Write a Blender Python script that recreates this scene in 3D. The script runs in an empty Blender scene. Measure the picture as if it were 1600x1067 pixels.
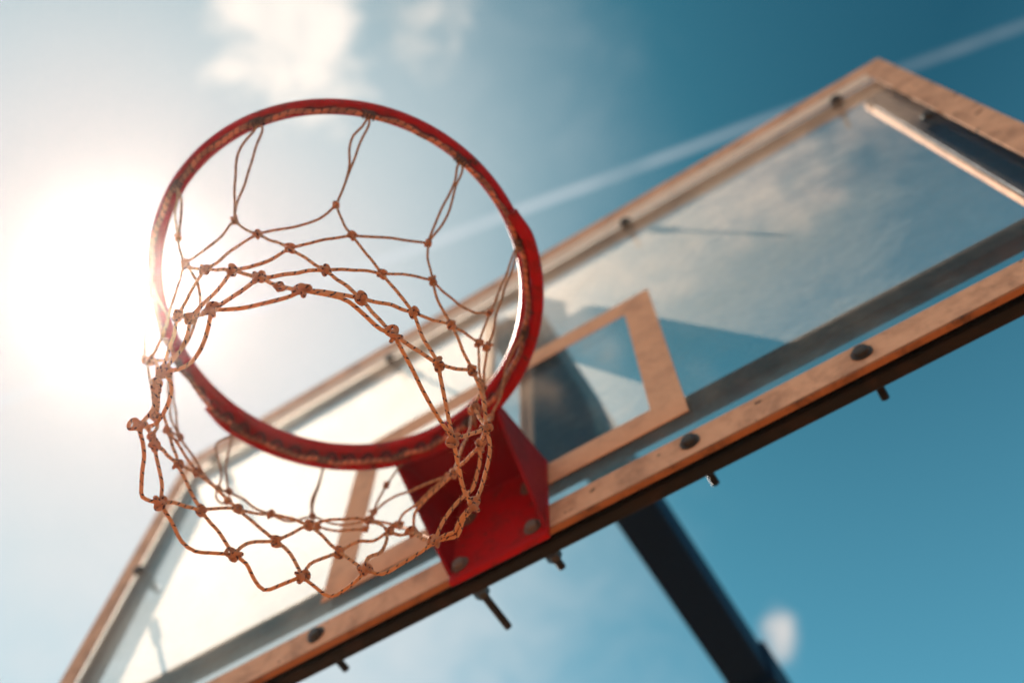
import bpy, bmesh, math, random
from mathutils import Vector, Matrix, noise
random.seed(7)
PI = math.pi
# tuning values
SKY_TINT = (0.06, 0.42, 0.42, 1)
LOW = (0.75, 2.25, 3.0)
WIDE = (14.0, 10.0, (0.25, 0.70, 0.90))
VEIL = (4.0, 32.5, (7.8, 7.1, 6.9, 1))
SKY_STRENGTH = 0.062
EXPOSURE = 0.7
SUN_ENERGY = 5.0
AUREOLE = [(0.9, 120.0, (1.0, 0.95, 0.88)), (3.0, 1.3, (1.0, 0.93, 0.88))]
CLOUDS = [((-0.252, -0.010, 0.967), 3.3, 1.8, 1.0, (11.0, 10.0, 9.0, 1), 1.5, ((-0.4, 1, 0), 0.8)),
          ((-0.150, 0.046, 0.987), 1.8, 1.5, 0.6, (9.5, 8.7, 7.8, 1), 1.8, None),
          ((-0.12, 0.12, 0.98), 6.0, 6.0, 0.09, (8.0, 8.0, 8.0, 1), 1.2, None),
          ((-0.58, 0.44, 0.69), 13.0, 16.0, 0.75, (8.1, 8.1, 8.1, 1), 0.35, None),
          ((-0.130, 0.664, 0.736), 0.72, 0.5, 0.9, (8.0, 7.5, 7.1, 1), 0.8, ((0.45, -1, 0), 0.62)),
          ((-0.075, -0.305, 0.95), 6.0, 2.2, 1.0, (19.0, 12.8, 8.8, 1), 1.9, ((1, 0, 0), 0.45)),  # unseen warm cloud, added for its reflection in the glass
          ((-0.62, -0.50, 0.60), 14, 4.0, 1.0, (12.0, 10.4, 8.8, 1), 0.8, None),  # unseen cloud, added to whiten the left of the glass
          ((-0.05, -0.85, 0.5), 22, 12, 0.9, (14.0, 11.0, 8.4, 1), 0.8, None)]
CONTRAIL = 0.62
GROUND = (0.28, 0.14, 0.063)
HAZE, HAZE_G = 0.0033, 0.95
BRACE_R, BRACE_Z = 0.2500, -0.0165
ARM_MOUNT = False
GLASS_D, GLASS_G, GLASS_C = 110.0, 0.70, (0.999, 0.83, 0.70, 1)
C = bpy.context.scene.collection
scene = bpy.context.scene

# ------------------------------------------------------------------ camera
cam_d = bpy.data.cameras.new('camera')
cam = bpy.data.objects.new('camera', cam_d); C.objects.link(cam)
cam.location = (0.44163, -0.27646, 1.86152)
cam.rotation_mode = 'XYZ'
cam.rotation_euler = (2.71190, -0.01250, 0.55490)
cam_d.sensor_width = 36.0
cam_d.lens = 35.03
cam_d.clip_start = 0.02
cam_d.clip_end = 2000
cam_d.dof.use_dof = True
cam_d.dof.focus_distance = 0.95
cam_d.dof.aperture_fstop = 2.4
cam_d.dof.aperture_blades = 0
scene.camera = cam
scene.cycles.use_denoising = True
scene.cycles.use_adaptive_sampling = False
scene.cycles.denoising_input_passes = 'RGB_ALBEDO'
scene.cycles.denoising_prefilter = 'ACCURATE'

# ------------------------------------------------------------------ sky and sun
SUN = Vector((-0.49512, 0.09645, 0.86346)).normalized()
SUN_EL = math.asin(SUN.z)
SUN_AZ = math.atan2(SUN.x, SUN.y)
scene.view_settings.view_transform = 'Standard'
scene.view_settings.look = 'None'
scene.view_settings.gamma = 1.0
scene.view_settings.exposure = EXPOSURE

class NT:
    """small helper for building node trees"""
    def __init__(s, tree): s.t = tree; s.n = tree.nodes; s.l = tree.links
    def new(s, typ, **kw):
        n = s.n.new(typ)
        for k, v in kw.items(): setattr(n, k, v)
        return n
    def put(s, sock, v):
        if hasattr(v, 'is_output') or isinstance(v, bpy.types.NodeSocket): s.l.new(v, sock)
        else: sock.default_value = v
    def math(s, op, a, b=0.0, c=None, clamp=False):
        n = s.new('ShaderNodeMath', operation=op, use_clamp=clamp)
        s.put(n.inputs[0], a); s.put(n.inputs[1], b)
        if c is not None: s.put(n.inputs[2], c)
        return n.outputs[0]
    def dot(s, a, b):
        n = s.new('ShaderNodeVectorMath', operation='DOT_PRODUCT')
        s.put(n.inputs[0], a); s.put(n.inputs[1], b); return n.outputs['Value']
    def mix(s, fac, a, b, mode='MIX'):
        n = s.new('ShaderNodeMix', data_type='RGBA', blend_type=mode)
        s.put(n.inputs[0], fac); s.put(n.inputs[6], a); s.put(n.inputs[7], b); return n.outputs[2]
    def sstep(s, v, a, b, lo=0.0, hi=1.0):
        n = s.new('ShaderNodeMapRange', interpolation_type='SMOOTHSTEP')
        s.put(n.inputs[0], v); n.inputs[1].default_value = a; n.inputs[2].default_value = b
        n.inputs[3].default_value = lo; n.inputs[4].default_value = hi; return n.outputs[0]
    def noise(s, vec, scale, detail=4, rough=0.55, dist=0.0):
        n = s.new('ShaderNodeTexNoise'); s.put(n.inputs['Vector'], vec)
        n.inputs['Scale'].default_value = scale; n.inputs['Detail'].default_value = detail
        n.inputs['Roughness'].default_value = rough; n.inputs['Distortion'].default_value = dist
        return n.outputs['Fac']

world = bpy.data.worlds.new('World'); scene.world = world; world.use_nodes = True
W = NT(world.node_tree); W.n.clear()
out = W.new('ShaderNodeOutputWorld'); bg = W.new('ShaderNodeBackground')
W.l.new(bg.outputs[0], out.inputs[0])
tc = W.new('ShaderNodeTexCoord').outputs['Generated']
sky = W.new('ShaderNodeTexSky', sky_type='NISHITA')
sky.sun_disc = False; sky.sun_elevation = SUN_EL; sky.sun_rotation = SUN_AZ
sky.air_density = 1.0; sky.dust_density = 1.2; sky.ozone_density = 1.0; sky.altitude = 100
base = W.mix(1.0, sky.outputs[0], SKY_TINT, 'MULTIPLY')
cosang = W.dot(tc, tuple(SUN))
ang = W.math('MULTIPLY', W.math('ARCCOSINE', W.math('MINIMUM', cosang, 0.99999)), 180 / PI)
def expo(k, a):        # a * exp(-angle / k): the bright aureole of thin high cloud round the sun
    return W.math('MULTIPLY', W.math('POWER', math.e, W.math('MULTIPLY', ang, -1.0 / k)), a)
hz = W.noise(tc, 2.2, 3, 0.5)
aur = None
for k, a, col in AUREOLE:
    f = W.math('MULTIPLY', expo(k, a), W.math('ADD', W.math('MULTIPLY', hz, 0.5), 0.75))
    cc = W.new('ShaderNodeVectorMath', operation='SCALE'); cc.inputs[0].default_value = col; W.l.new(f, cc.inputs['Scale'])
    aur = cc.outputs[0] if aur is None else W.mix(1.0, aur, cc.outputs[0], 'ADD')
sepz = W.new('ShaderNodeSeparateXYZ'); W.l.new(tc, sepz.inputs[0])
low = W.math('MULTIPLY', W.math('SUBTRACT', 0.92, W.math('MAXIMUM', sepz.outputs[2], 0.1)), 1 / 0.26)   # paler sky lower down
lowc = W.new('ShaderNodeVectorMath', operation='SCALE'); lowc.inputs[0].default_value = LOW; W.l.new(W.math('MAXIMUM', low, 0.0), lowc.inputs['Scale'])
base = W.mix(1.0, base, lowc.outputs[0], 'ADD')
w_ = W.new('ShaderNodeVectorMath', operation='SCALE'); w_.inputs[0].default_value = WIDE[2]; W.l.new(expo(WIDE[0], WIDE[1]), w_.inputs['Scale'])
base = W.mix(1.0, base, w_.outputs[0], 'ADD')
angn = W.math('ADD', ang, W.math('MULTIPLY', W.math('SUBTRACT', hz, 0.5), 6.0))
base = W.mix(W.sstep(angn, VEIL[0], VEIL[1], 1.0, 0.0), base, VEIL[2])     # thin high cloud veil round the sun
skyc = W.mix(1.0, base, aur, 'ADD')
n1 = W.noise(tc, 11.0, 6, 0.62, 0.6); n2 = W.noise(tc, 34.0, 5, 0.65, 0.3)
nn = W.math('ADD', W.math('MULTIPLY', n1, 0.75), W.math('MULTIPLY', n2, 0.25))
def cloud(skyc, d, rad, soft, amt, col, rag=1.0, squash=None):
    """one soft ragged cloud in direction d, rad/soft in degrees; squash = (axis, factor)"""
    d = Vector(d).normalized()
    vs = W.new('ShaderNodeVectorMath', operation='SUBTRACT'); W.put(vs.inputs[0], tc); vs.inputs[1].default_value = d
    v = vs.outputs[0]
    if squash:
        ax = Vector(squash[0]); ax = (ax - d * ax.dot(d)).normalized()
        k = W.math('MULTIPLY', W.dot(v, tuple(ax)), squash[1] - 1.0)
        sc = W.new('ShaderNodeVectorMath', operation='SCALE'); sc.inputs[0].default_value = ax; W.l.new(k, sc.inputs['Scale'])
        ad = W.new('ShaderNodeVectorMath', operation='ADD'); W.l.new(v, ad.inputs[0]); W.l.new(sc.outputs[0], ad.inputs[1]); v = ad.outputs[0]
    ln = W.new('ShaderNodeVectorMath', operation='LENGTH'); W.l.new(v, ln.inputs[0])
    r = W.math('ADD', ln.outputs['Value'], W.math('MULTIPLY', W.math('SUBTRACT', nn, 0.5), -rag * math.radians(rad + soft) * 1.6))
    m = W.sstep(r, math.radians(max(rad - soft, 0)), math.radians(rad + soft), 1.0, 0.0)
    dens = W.sstep(nn, 0.30, 0.62, 0.25 if rag > 0.5 else 0.85, 1.0)
    return W.mix(W.math('MULTIPLY', W.math('MULTIPLY', m, dens), amt, clamp=True), skyc, col)
for a in CLOUDS: skyc = cloud(skyc, *a)
# the contrail: a thin straight band on a great circle
P1, P2 = Vector((0.306, 0.319, 0.897)), Vector((-0.284, 0.218, 0.934))
nrm = P1.cross(P2).normalized()
dd = W.math('ABSOLUTE', W.math('ADD', W.dot(tc, tuple(nrm)), W.math('MULTIPLY', W.math('SUBTRACT', n1, 0.5), 0.003)))
band = W.sstep(dd, 0.001, 0.0058, 1.0, 0.0)
brk = W.sstep(W.noise(tc, 14.0, 3, 0.5), 0.28, 0.5, 0.55, 1.0)
skyc = W.mix(W.math('MULTIPLY', band, W.math('MULTIPLY', brk, W.sstep(ang, 20, 42, CONTRAIL, CONTRAIL * 0.28))), skyc, (7.5, 8.0, 8.4, 1))
W.l.new(skyc, bg.inputs['Color']); bg.inputs['Strength'].default_value = SKY_STRENGTH

sun_d = bpy.data.lights.new('sun', 'SUN'); sun_d.energy = SUN_ENERGY; sun_d.angle = math.radians(0.53); sun_d.color = (1.0, 0.85, 0.71)
sun = bpy.data.objects.new('sun', sun_d); C.objects.link(sun)
sun.rotation_mode = 'QUATERNION'; sun.rotation_quaternion = SUN.to_track_quat('Z', 'Y'); sun.location = SUN * 40
# ------------------------------------------------------------------ materials
def mat(name):
    m = bpy.data.materials.new(name); m.use_nodes = True; t = NT(m.node_tree); t.n.clear()
    o = t.new('ShaderNodeOutputMaterial'); return m, t, o
def surf(name, col, rough=0.5, dirt=(0.2, 0.12, 0.07), amt=0.35, scale=30, bump=0.15, metal=0.0, spots=None, coat=0.0, lo=0.45, hi=0.75, spec=0.5):
    """weathered paint or metal: base colour, dirt patches, small pits"""
    m, t, o = mat(name)
    b = t.new('ShaderNodeBsdfPrincipled'); tcn = t.new('ShaderNodeTexCoord').outputs['Object']
    a = t.noise(tcn, scale, 6, 0.65, 0.3); f = t.noise(tcn, scale * 6, 4, 0.6)
    c = t.mix(t.math('MULTIPLY', t.sstep(a, lo, hi), amt), (*col, 1), (*dirt, 1))
    c = t.mix(t.math('MULTIPLY', t.sstep(f, 0.35, 0.75), 0.25), c, tuple(x * 0.72 for x in col) + (1,))
    if spots:
        s = t.noise(tcn, spots[0], 3, 0.5); c = t.mix(t.sstep(s, spots[1], spots[1] + 0.04), c, (*spots[2], 1))
    t.put(b.inputs['Base Color'], c); b.inputs['Metallic'].default_value = metal; b.inputs['Specular IOR Level'].default_value = spec
    t.put(b.inputs['Roughness'], t.math('ADD', t.math('MULTIPLY', f, 0.3), rough - 0.12))
    b.inputs['Coat Weight'].default_value = coat; b.inputs['Coat Roughness'].default_value = 0.12
    bp = t.new('ShaderNodeBump'); bp.inputs['Strength'].default_value = bump; bp.inputs['Distance'].default_value = 0.002
    t.l.new(f, bp.inputs['Height']); t.l.new(bp.outputs[0], b.inputs['Normal'])
    t.l.new(b.outputs[0], o.inputs[0]); return m

M_RED = surf('red_paint', (0.42, 0.002, 0.004), 0.36, (0.09, 0.02, 0.015), 0.75, 55, 0.25, spec=0.13, spots=(85, 0.655, (0.07, 0.03, 0.02)))
M_HOOK = surf('dirty_shaded_rod', (0.10, 0.006, 0.006), 0.6, (0.03, 0.015, 0.012), 0.8, 60, 0.3, spec=0.2)  # dirty red, made darker for the shadow between ring and rope
M_RED_D = surf('red_paint_worn', (0.26, 0.002, 0.005), 0.5, (0.05, 0.01, 0.01), 0.6, 18, 0.2, spec=0.15)
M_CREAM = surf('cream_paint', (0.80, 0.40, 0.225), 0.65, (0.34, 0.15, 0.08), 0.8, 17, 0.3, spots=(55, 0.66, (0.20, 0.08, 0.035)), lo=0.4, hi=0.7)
M_PALE = surf('pale_paint', (0.90, 0.68, 0.52), 0.4, (0.5, 0.36, 0.26), 0.4, 20, 0.1)
M_TAPE = surf('target_paint', (0.80, 0.385, 0.205), 0.7, (0.42, 0.19, 0.11), 0.75, 16, 0.1, spots=(90, 0.71, (0.30, 0.17, 0.10)))
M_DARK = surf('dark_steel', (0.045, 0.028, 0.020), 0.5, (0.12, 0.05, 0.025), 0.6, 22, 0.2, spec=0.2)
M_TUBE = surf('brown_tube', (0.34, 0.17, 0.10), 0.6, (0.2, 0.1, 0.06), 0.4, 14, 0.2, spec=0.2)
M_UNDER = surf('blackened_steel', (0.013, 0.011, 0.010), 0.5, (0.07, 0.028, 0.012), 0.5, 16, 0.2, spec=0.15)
M_RUST = surf('rust', (0.36, 0.12, 0.04), 0.7, (0.06, 0.022, 0.010), 0.9, 28, 0.3)
M_BOLT = surf('bolt_steel', (0.05, 0.05, 0.05), 0.42, (0.14, 0.07, 0.04), 0.6, 160, 0.3, metal=0.6)
M_BOLT2 = surf('worn_bolt', (0.16, 0.10, 0.08), 0.5, (0.05, 0.03, 0.025), 0.7, 120, 0.4, metal=0.3)
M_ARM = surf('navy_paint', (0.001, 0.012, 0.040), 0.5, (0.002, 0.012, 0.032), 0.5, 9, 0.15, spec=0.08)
M_SUNLIT = surf('sunlit_rib', (0.62, 0.27, 0.13), 0.5, (0.3, 0.12, 0.06), 0.4, 40, 0.1)  # sunlight on the rib sides, put into their base colour

def rope_mat(name, col, fleck, pitch, band, dark=0.0):
    m, t, o = mat(name); b = t.new('ShaderNodeBsdfPrincipled')
    uv = t.new('ShaderNodeUVMap', uv_map='cord').outputs[0]
    sp = t.new('ShaderNodeSeparateXYZ'); t.l.new(uv, sp.inputs[0]); u, v = sp.outputs[0], sp.outputs[1]
    tcn = t.new('ShaderNodeTexCoord').outputs['Object']
    h = t.math('FRACT', t.math('ADD', t.math('DIVIDE', u, pitch), v))
    stripe = t.sstep(t.math('ABSOLUTE', t.math('SUBTRACT', h, 0.5)), band * 0.6, band, 1.0, 0.0)
    gate = t.sstep(t.math('ABSOLUTE', t.math('SUBTRACT', t.math('FRACT', t.math('SUBTRACT', t.math('MULTIPLY', v, 2.0), t.math('DIVIDE', u, pitch))), 0.5)), 0.30, 0.42, 1.0, 0.15)
    wear = t.noise(tcn, 90, 5, 0.65); fl = t.math('MULTIPLY', t.math('MULTIPLY', stripe, gate), t.sstep(t.noise(tcn, 210, 2, 0.5), 0.30, 0.46, 0.0, 1.0))
    sepo = t.new('ShaderNodeSeparateXYZ'); t.l.new(tcn, sepo.inputs[0]); height_tone = t.sstep(t.math('ADD', sepo.outputs[2], t.math('MULTIPLY', wear, 0.08)), 2.83, 3.02, 0.0, 0.6)
    c = t.mix(t.math('MULTIPLY', t.sstep(wear, 0.42, 0.72), 0.6), (*col, 1), tuple(x * 0.6 for x in col) + (1,))
    c = t.mix(t.math('MULTIPLY', fl, 0.95), c, (*fleck, 1))
    if not dark: c = t.mix(height_tone, c, (0.26, 0.15, 0.09, 1))     # the upper meshes are darker brown
    if dark:
        c = t.mix(t.math('MULTIPLY', t.sstep(t.noise(tcn, 30, 3), 0.4, 0.62), dark), c, (0.06, 0.035, 0.03, 1))
    t.put(b.inputs['Base Color'], c); b.inputs['Roughness'].default_value = 0.8
    # braid: two crossing helical ridges
    h1 = t.math('SINE', t.math('MULTIPLY', t.math('ADD', t.math('DIVIDE', u, 0.0045), t.math('MULTIPLY', v, 2.0)), 2 * PI))
    h2 = t.math('SINE', t.math('MULTIPLY', t.math('SUBTRACT', t.math('DIVIDE', u, 0.0045), t.math('MULTIPLY', v, 2.0)), 2 * PI))
    hh = t.math('ADD', t.math('MAXIMUM', h1, h2), t.math('MULTIPLY', wear, 1.2))
    bp = t.new('ShaderNodeBump'); bp.inputs['Strength'].default_value = 0.7; bp.inputs['Distance'].default_value = 0.0006
    t.l.new(hh, bp.inputs['Height']); t.l.new(bp.outputs[0], b.inputs['Normal'])
    tr = t.new('ShaderNodeBsdfTranslucent'); t.put(tr.inputs['Color'], c)
    mx = t.new('ShaderNodeMixShader'); mx.inputs[0].default_value = 0.22
    t.l.new(b.outputs[0], mx.inputs[1]); t.l.new(tr.outputs[0], mx.inputs[2]); t.l.new(mx.outputs[0], o.inputs[0]); return m
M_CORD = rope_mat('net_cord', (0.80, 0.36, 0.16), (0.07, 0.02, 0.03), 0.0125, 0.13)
M_KNOT = rope_mat('knot_cord', (0.70, 0.29, 0.145), (0.07, 0.02, 0.03), 0.0085, 0.15, 0.25)
M_ROPE = rope_mat('rim_rope', (0.80, 0.27, 0.15), (0.07, 0.02, 0.03), 0.010, 0.16, 0.6)
M_ROPE_D = rope_mat('lashing_cord', (0.16, 0.09, 0.075), (0.04, 0.02, 0.02), 0.010, 0.16, 0.6)

def glass_mat():
    m, t, o = mat('dusty_glass')
    tcn = t.new('ShaderNodeTexCoord').outputs['Object']
    tr = t.new('ShaderNodeBsdfTransparent'); tr.inputs[0].default_value = (0.965, 0.985, 0.98, 1)
    gl = t.new('ShaderNodeBsdfGlossy'); gl.inputs['Roughness'].default_value = 0.03; gl.inputs[0].default_value = (1, 0.95, 0.90, 1)
    fr = t.new('ShaderNodeFresnel'); t.l.new(t.math('SUBTRACT', 1.5, t.math('MULTIPLY', t.new('ShaderNodeNewGeometry').outputs['Backfacing'], 1.5 - 1 / 1.5)), fr.inputs[0])
    mx = t.new('ShaderNodeMixShader'); t.l.new(t.math('MULTIPLY', fr.outputs[0], 0.45), mx.inputs[0]); t.l.new(tr.outputs[0], mx.inputs[1]); t.l.new(gl.outputs[0], mx.inputs[2])
    # dust and dried water marks: thin film that scatters light both ways
    a = t.noise(tcn, 3.0, 5, 0.6, 0.5); b = t.noise(tcn, 45, 5, 0.7); c = t.noise(tcn, 16, 4, 0.6, 0.8)
    d = t.math('ADD', t.math('MULTIPLY', t.sstep(a, 0.3, 0.75), 0.008), t.math('MULTIPLY', t.sstep(b, 0.5, 0.8), 0.035))
    d = t.math('ADD', d, t.math('MULTIPLY', t.sstep(c, 0.62, 0.72), 0.05))
    d = t.math('ADD', d, 0.006)
    df = t.new('ShaderNodeBsdfDiffuse'); df.inputs[0].default_value = (0.78, 0.66, 0.54, 1)
    tl = t.new('ShaderNodeBsdfTranslucent'); tl.inputs[0].default_value = (0.78, 0.66, 0.54, 1)
    ds = t.new('ShaderNodeMixShader'); ds.inputs[0].default_value = 0.5; t.l.new(df.outputs[0], ds.inputs[1]); t.l.new(tl.outputs[0], ds.inputs[2])
    m2 = t.new('ShaderNodeMixShader'); t.l.new(d, m2.inputs[0]); t.l.new(mx.outputs[0], m2.inputs[1]); t.l.new(ds.outputs[0], m2.inputs[2])
    t.l.new(m2.outputs[0], o.inputs[0]); return m
def film_mat():
    m, t, o = mat('sunlit_dust'); tcn = t.new('ShaderNodeTexCoord').outputs['Object']
    pv = t.new('ShaderNodeVolumePrincipled'); pv.inputs['Color'].default_value = GLASS_C
    mp = t.new('ShaderNodeMapping'); mp.inputs['Scale'].default_value = (1.0, 0.0, 1.0); t.l.new(tcn, mp.inputs[0]); flat = mp.outputs[0]
    g1 = t.noise(flat, 2.3, 4, 0.55, 0.6); g2 = t.noise(flat, 22, 5, 0.7, 0.4); sx_ = t.new('ShaderNodeSeparateXYZ'); t.l.new(flat, sx_.inputs[0])
    glow_falloff = t.sstep(t.math('ADD', sx_.outputs[0], t.math('MULTIPLY', t.math('SUBTRACT', t.noise(flat, 4.5, 5, 0.6, 0.5), 0.5), 1.0)), 0.36, 0.78, 1.0, 0.2)  # thins to the right: falloff of the sun glow put into the density
    den = t.math('MULTIPLY', t.math('ADD', t.math('MULTIPLY', t.sstep(g1, 0.35, 0.65), 0.6), t.math('ADD', t.math('MULTIPLY', t.sstep(g2, 0.35, 0.75), 0.55), 0.6)), glow_falloff)
    t.put(pv.inputs['Density'], t.math('MULTIPLY', den, GLASS_D)); pv.inputs['Anisotropy'].default_value = GLASS_G
    t.l.new(pv.outputs[0], o.inputs['Volume']); return m
M_FILM = film_mat()
M_GLASS = glass_mat()

def ground_mat():
    m, t, o = mat('court'); b = t.new('ShaderNodeBsdfPrincipled'); tcn = t.new('ShaderNodeTexCoord').outputs['Object']
    a = t.noise(tcn, 0.6, 6, 0.6); f = t.noise(tcn, 60, 4, 0.7)
    c = t.mix(a, (*GROUND, 1), tuple(x * 0.8 for x in GROUND) + (1,)); c = t.mix(t.math('MULTIPLY', f, 0.3), c, (0.3, 0.2, 0.14, 1))
    t.put(b.inputs['Base Color'], c); b.inputs['Roughness'].default_value = 0.9
    bp = t.new('ShaderNodeBump'); bp.inputs['Strength'].default_value = 0.4; bp.inputs['Distance'].default_value = 0.01
    t.l.new(f, bp.inputs['Height']); t.l.new(bp.outputs[0], b.inputs['Normal']); t.l.new(b.outputs[0], o.inputs[0]); return m
M_GROUND = ground_mat()

# ------------------------------------------------------------------ object helpers
def thing(name, label, cat, loc, group=None):
    o = bpy.data.objects.new(name, None); C.objects.link(o); o.location = loc; o.empty_display_size = 0.2
    o['label'] = label; o['category'] = cat
    if group: o['group'] = group
    return o
def obj(name, bm, m, parent=None, smooth=False, label=None, bevel=0.0):
    me = bpy.data.meshes.new(name); bm.normal_update(); bm.to_mesh(me); bm.free(); me.materials.append(m)
    if smooth:
        for p in me.polygons: p.use_smooth = True
    o = bpy.data.objects.new(name, me); C.objects.link(o)
    if bevel:
        b = o.modifiers.new('bevel', 'BEVEL'); b.width = bevel; b.segments = 2; b.limit_method = 'ANGLE'
    if parent:
        o.parent = parent
        o.matrix_parent_inverse = Matrix.Translation(parent.location).inverted() if not ROLL.get(parent.name) else Matrix()
    if label: o['label'] = label
    return o
ROLL = {}
def box(bm, x0, x1, y0, y1, z0, z1):
    v = [bm.verts.new((x, y, z)) for x in (x0, x1) for y in (y0, y1) for z in (z0, z1)]
    for f in ((0, 1, 3, 2), (4, 6, 7, 5), (0, 4, 5, 1), (2, 3, 7, 6), (0, 2, 6, 4), (1, 5, 7, 3)):
        bm.faces.new([v[i] for i in f])
def B(*boxes):
    bm = bmesh.new()
    for b in boxes: box(bm, *b)
    return bm
def catmull(P, seg_len, closed=False):
    P = [Vector(p) for p in P]; out = []; n = len(P)
    rng = range(n if closed else n - 1)
    for i in rng:
        if closed: a, b, c, d = P[(i - 1) % n], P[i], P[(i + 1) % n], P[(i + 2) % n]
        else:
            b, c = P[i], P[i + 1]; a = P[i - 1] if i else b * 2 - c; d = P[i + 2] if i + 2 < n else c * 2 - b
        k = max(2, int((c - b).length / seg_len))
        ta = max((b - a).length, 1e-6) ** .5; tb = max((c - b).length, 1e-6) ** .5; tcc = max((d - c).length, 1e-6) ** .5
        m1 = ((b - a) / ta - (c - a) / (ta + tb) + (c - b) / tb) * tb
        m2 = ((c - b) / tb - (d - b) / (tb + tcc) + (d - c) / tcc) * tb
        for j in range(k):
            t = j / k; t2 = t * t; t3 = t2 * t
            out.append(b * (2 * t3 - 3 * t2 + 1) + m1 * (t3 - 2 * t2 + t) + c * (-2 * t3 + 3 * t2) + m2 * (t3 - t2))
    if not closed: out.append(P[-1].copy())
    return out
def tube(bm, pts, rad, sides=10, closed=False, uvl=None, taper=None):
    n = len(pts); rings = []; up = None; s = 0.0; ss = []
    for i, p in enumerate(pts):
        a = pts[(i - 1) % n] if (closed or i) else p; b = pts[(i + 1) % n] if (closed or i < n - 1) else p
        t = (b - a).normalized()
        if up is None:
            up = t.orthogonal().normalized()
            if abs(t.z) < 0.95: up = (Vector((0, 0, 1)) - t * t.z).normalized()
        up = (up - t * up.dot(t)).normalized(); si = t.cross(up)
        if i: s += (p - pts[i - 1]).length
        ss.append(s); r = rad * (taper(i / (n - 1)) if taper else 1.0)
        rings.append([bm.verts.new(p + (up * math.cos(2 * PI * k / sides) + si * math.sin(2 * PI * k / sides)) * r) for k in range(sides)])
    for i in range(n if closed else n - 1):
        A, Bq = rings[i], rings[(i + 1) % n]; u0 = ss[i]; u1 = ss[i + 1] if i + 1 < n else s + (pts[0] - pts[-1]).length
        for k in range(sides):
            f = bm.faces.new((A[k], A[(k + 1) % sides], Bq[(k + 1) % sides], Bq[k]))
            if uvl:
                for lp, uv in zip(f.loops, ((u0, k / sides), (u0, (k + 1) / sides), (u1, (k + 1) / sides), (u1, k / sides))): lp[uvl].uv = uv
    if not closed:
        for rg in (rings[0][::-1], rings[-1]):
            bm.faces.new(rg)
def lathe_y(bm, x, y, z, prof, sides=16, tilt=0.0):
    """solid of revolution about the Y axis; prof = [(dy, r), ...]"""
    rs = [[bm.verts.new((x + r * math.cos(2 * PI * k / sides + tilt), y + dy, z + r * math.sin(2 * PI * k / sides + tilt))) for k in range(sides)] for dy, r in prof]
    for a, b in zip(rs[:-1], rs[1:]):
        for k in range(sides): bm.faces.new((a[k], a[(k + 1) % sides], b[(k + 1) % sides], b[k]))
    bm.faces.new(rs[0][::-1]); bm.faces.new(rs[-1])

# ------------------------------------------------------------------ ground
g = bmesh.new(); vs = [g.verts.new(p) for p in ((-250, -250, 0), (250, -250, 0), (250, 250, 0), (-250, 250, 0))]; g.faces.new(vs)
go = obj('ground', g, M_GROUND); go['kind'] = 'structure'

# ------------------------------------------------------------------ board (local: x right, y back, z up, origin at board centre line on rim height)
D = 0.3677
RIMZ = 3.05
bb = thing('backboard', 'clear glass basketball backboard in a tan frame with a rectangle outlined above the red rim', 'backboard', (0, D, RIMZ))
bb.rotation_euler = (0, -0.014, 0); ROLL['backboard'] = True
HX = 0.889; ZB = -0.150; ZT = 0.858; FW = 0.050
obj('glass_pane', B((-HX + .004, HX - .004, 0.0, 0.010, ZB + .004, ZT - .004)), M_GLASS, bb)
obj('dust_film', B((-HX + .006, HX - .006, 0.0101, 0.0116, ZB + .006, ZT - .006)), M_FILM, bb, label='thin film of dust on the back of the glass')
# front flange, mitred lengths butted end to end
fr_ = B((-HX, HX, -0.004, 0.0, ZB, ZB + FW), (-HX, HX, -0.004, 0.0, ZT - FW, ZT), (-HX, -HX + FW * .9, -0.004, 0.0, ZB + FW, ZT - FW), (HX - FW * .9, HX, -0.004, 0.0, ZB + FW, ZT - FW))
obj('front_frame', fr_, M_CREAM, bb, bevel=0.0012)
obj('rusty_lip', B((-HX + .002, HX - .002, -0.0052, 0.004, ZB - 0.006, ZB - 0.0005)), M_RUST, bb, label='rust orange lip along the bottom edge of the board', bevel=0.0015)
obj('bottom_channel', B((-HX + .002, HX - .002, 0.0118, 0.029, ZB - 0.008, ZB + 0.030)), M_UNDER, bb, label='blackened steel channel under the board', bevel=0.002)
# rear frame of square tube behind the glass
RY0, RY1 = 0.0118, 0.034
RZB, RZT, TW = -0.022, 0.722, 0.038
def rear(name, x0, x1, z0, z1, m, lab=None, y0=RY0, y1=RY1): return obj(name, B((x0, x1, y0, y1, z0, z1)), m, bb, label=lab, bevel=0.002)
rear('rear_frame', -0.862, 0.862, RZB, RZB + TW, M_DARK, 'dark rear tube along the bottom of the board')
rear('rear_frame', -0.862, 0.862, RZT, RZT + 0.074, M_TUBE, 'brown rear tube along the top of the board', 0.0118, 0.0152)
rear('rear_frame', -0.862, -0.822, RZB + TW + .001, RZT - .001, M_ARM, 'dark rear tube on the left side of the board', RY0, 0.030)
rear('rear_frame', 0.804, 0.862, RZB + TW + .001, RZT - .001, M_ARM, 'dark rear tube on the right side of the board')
obj('trim_strip', B((-HX + FW * .9 + .001, HX - FW * .9 - .001, -0.0032, -0.0002, 0.772, 0.8072)), M_PALE, bb, label='pale strip along the inside of the top edge of the board')
obj('lit_face_strip', B((0.8012, 0.8036, 0.018, 0.0325, RZB + TW + .002, RZT - .002)), M_CREAM, bb, label='cream strip added as the sunlit inner face of the right rear tube')  # added strip: sunlight on the tube's inner side put into a cream colour
for sx in (-1, 1):
    for k, (a, b2) in enumerate(((0.029, 0.0375), (0.0405, 0.053))):
        obj('centre_rib', B((min(sx * a, sx * b2), max(sx * a, sx * b2), RY0 + 0.004, RY1 - 0.006, RZB + TW + .001, RZT - .001)), M_SUNLIT, bb, bevel=0.001)
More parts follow.
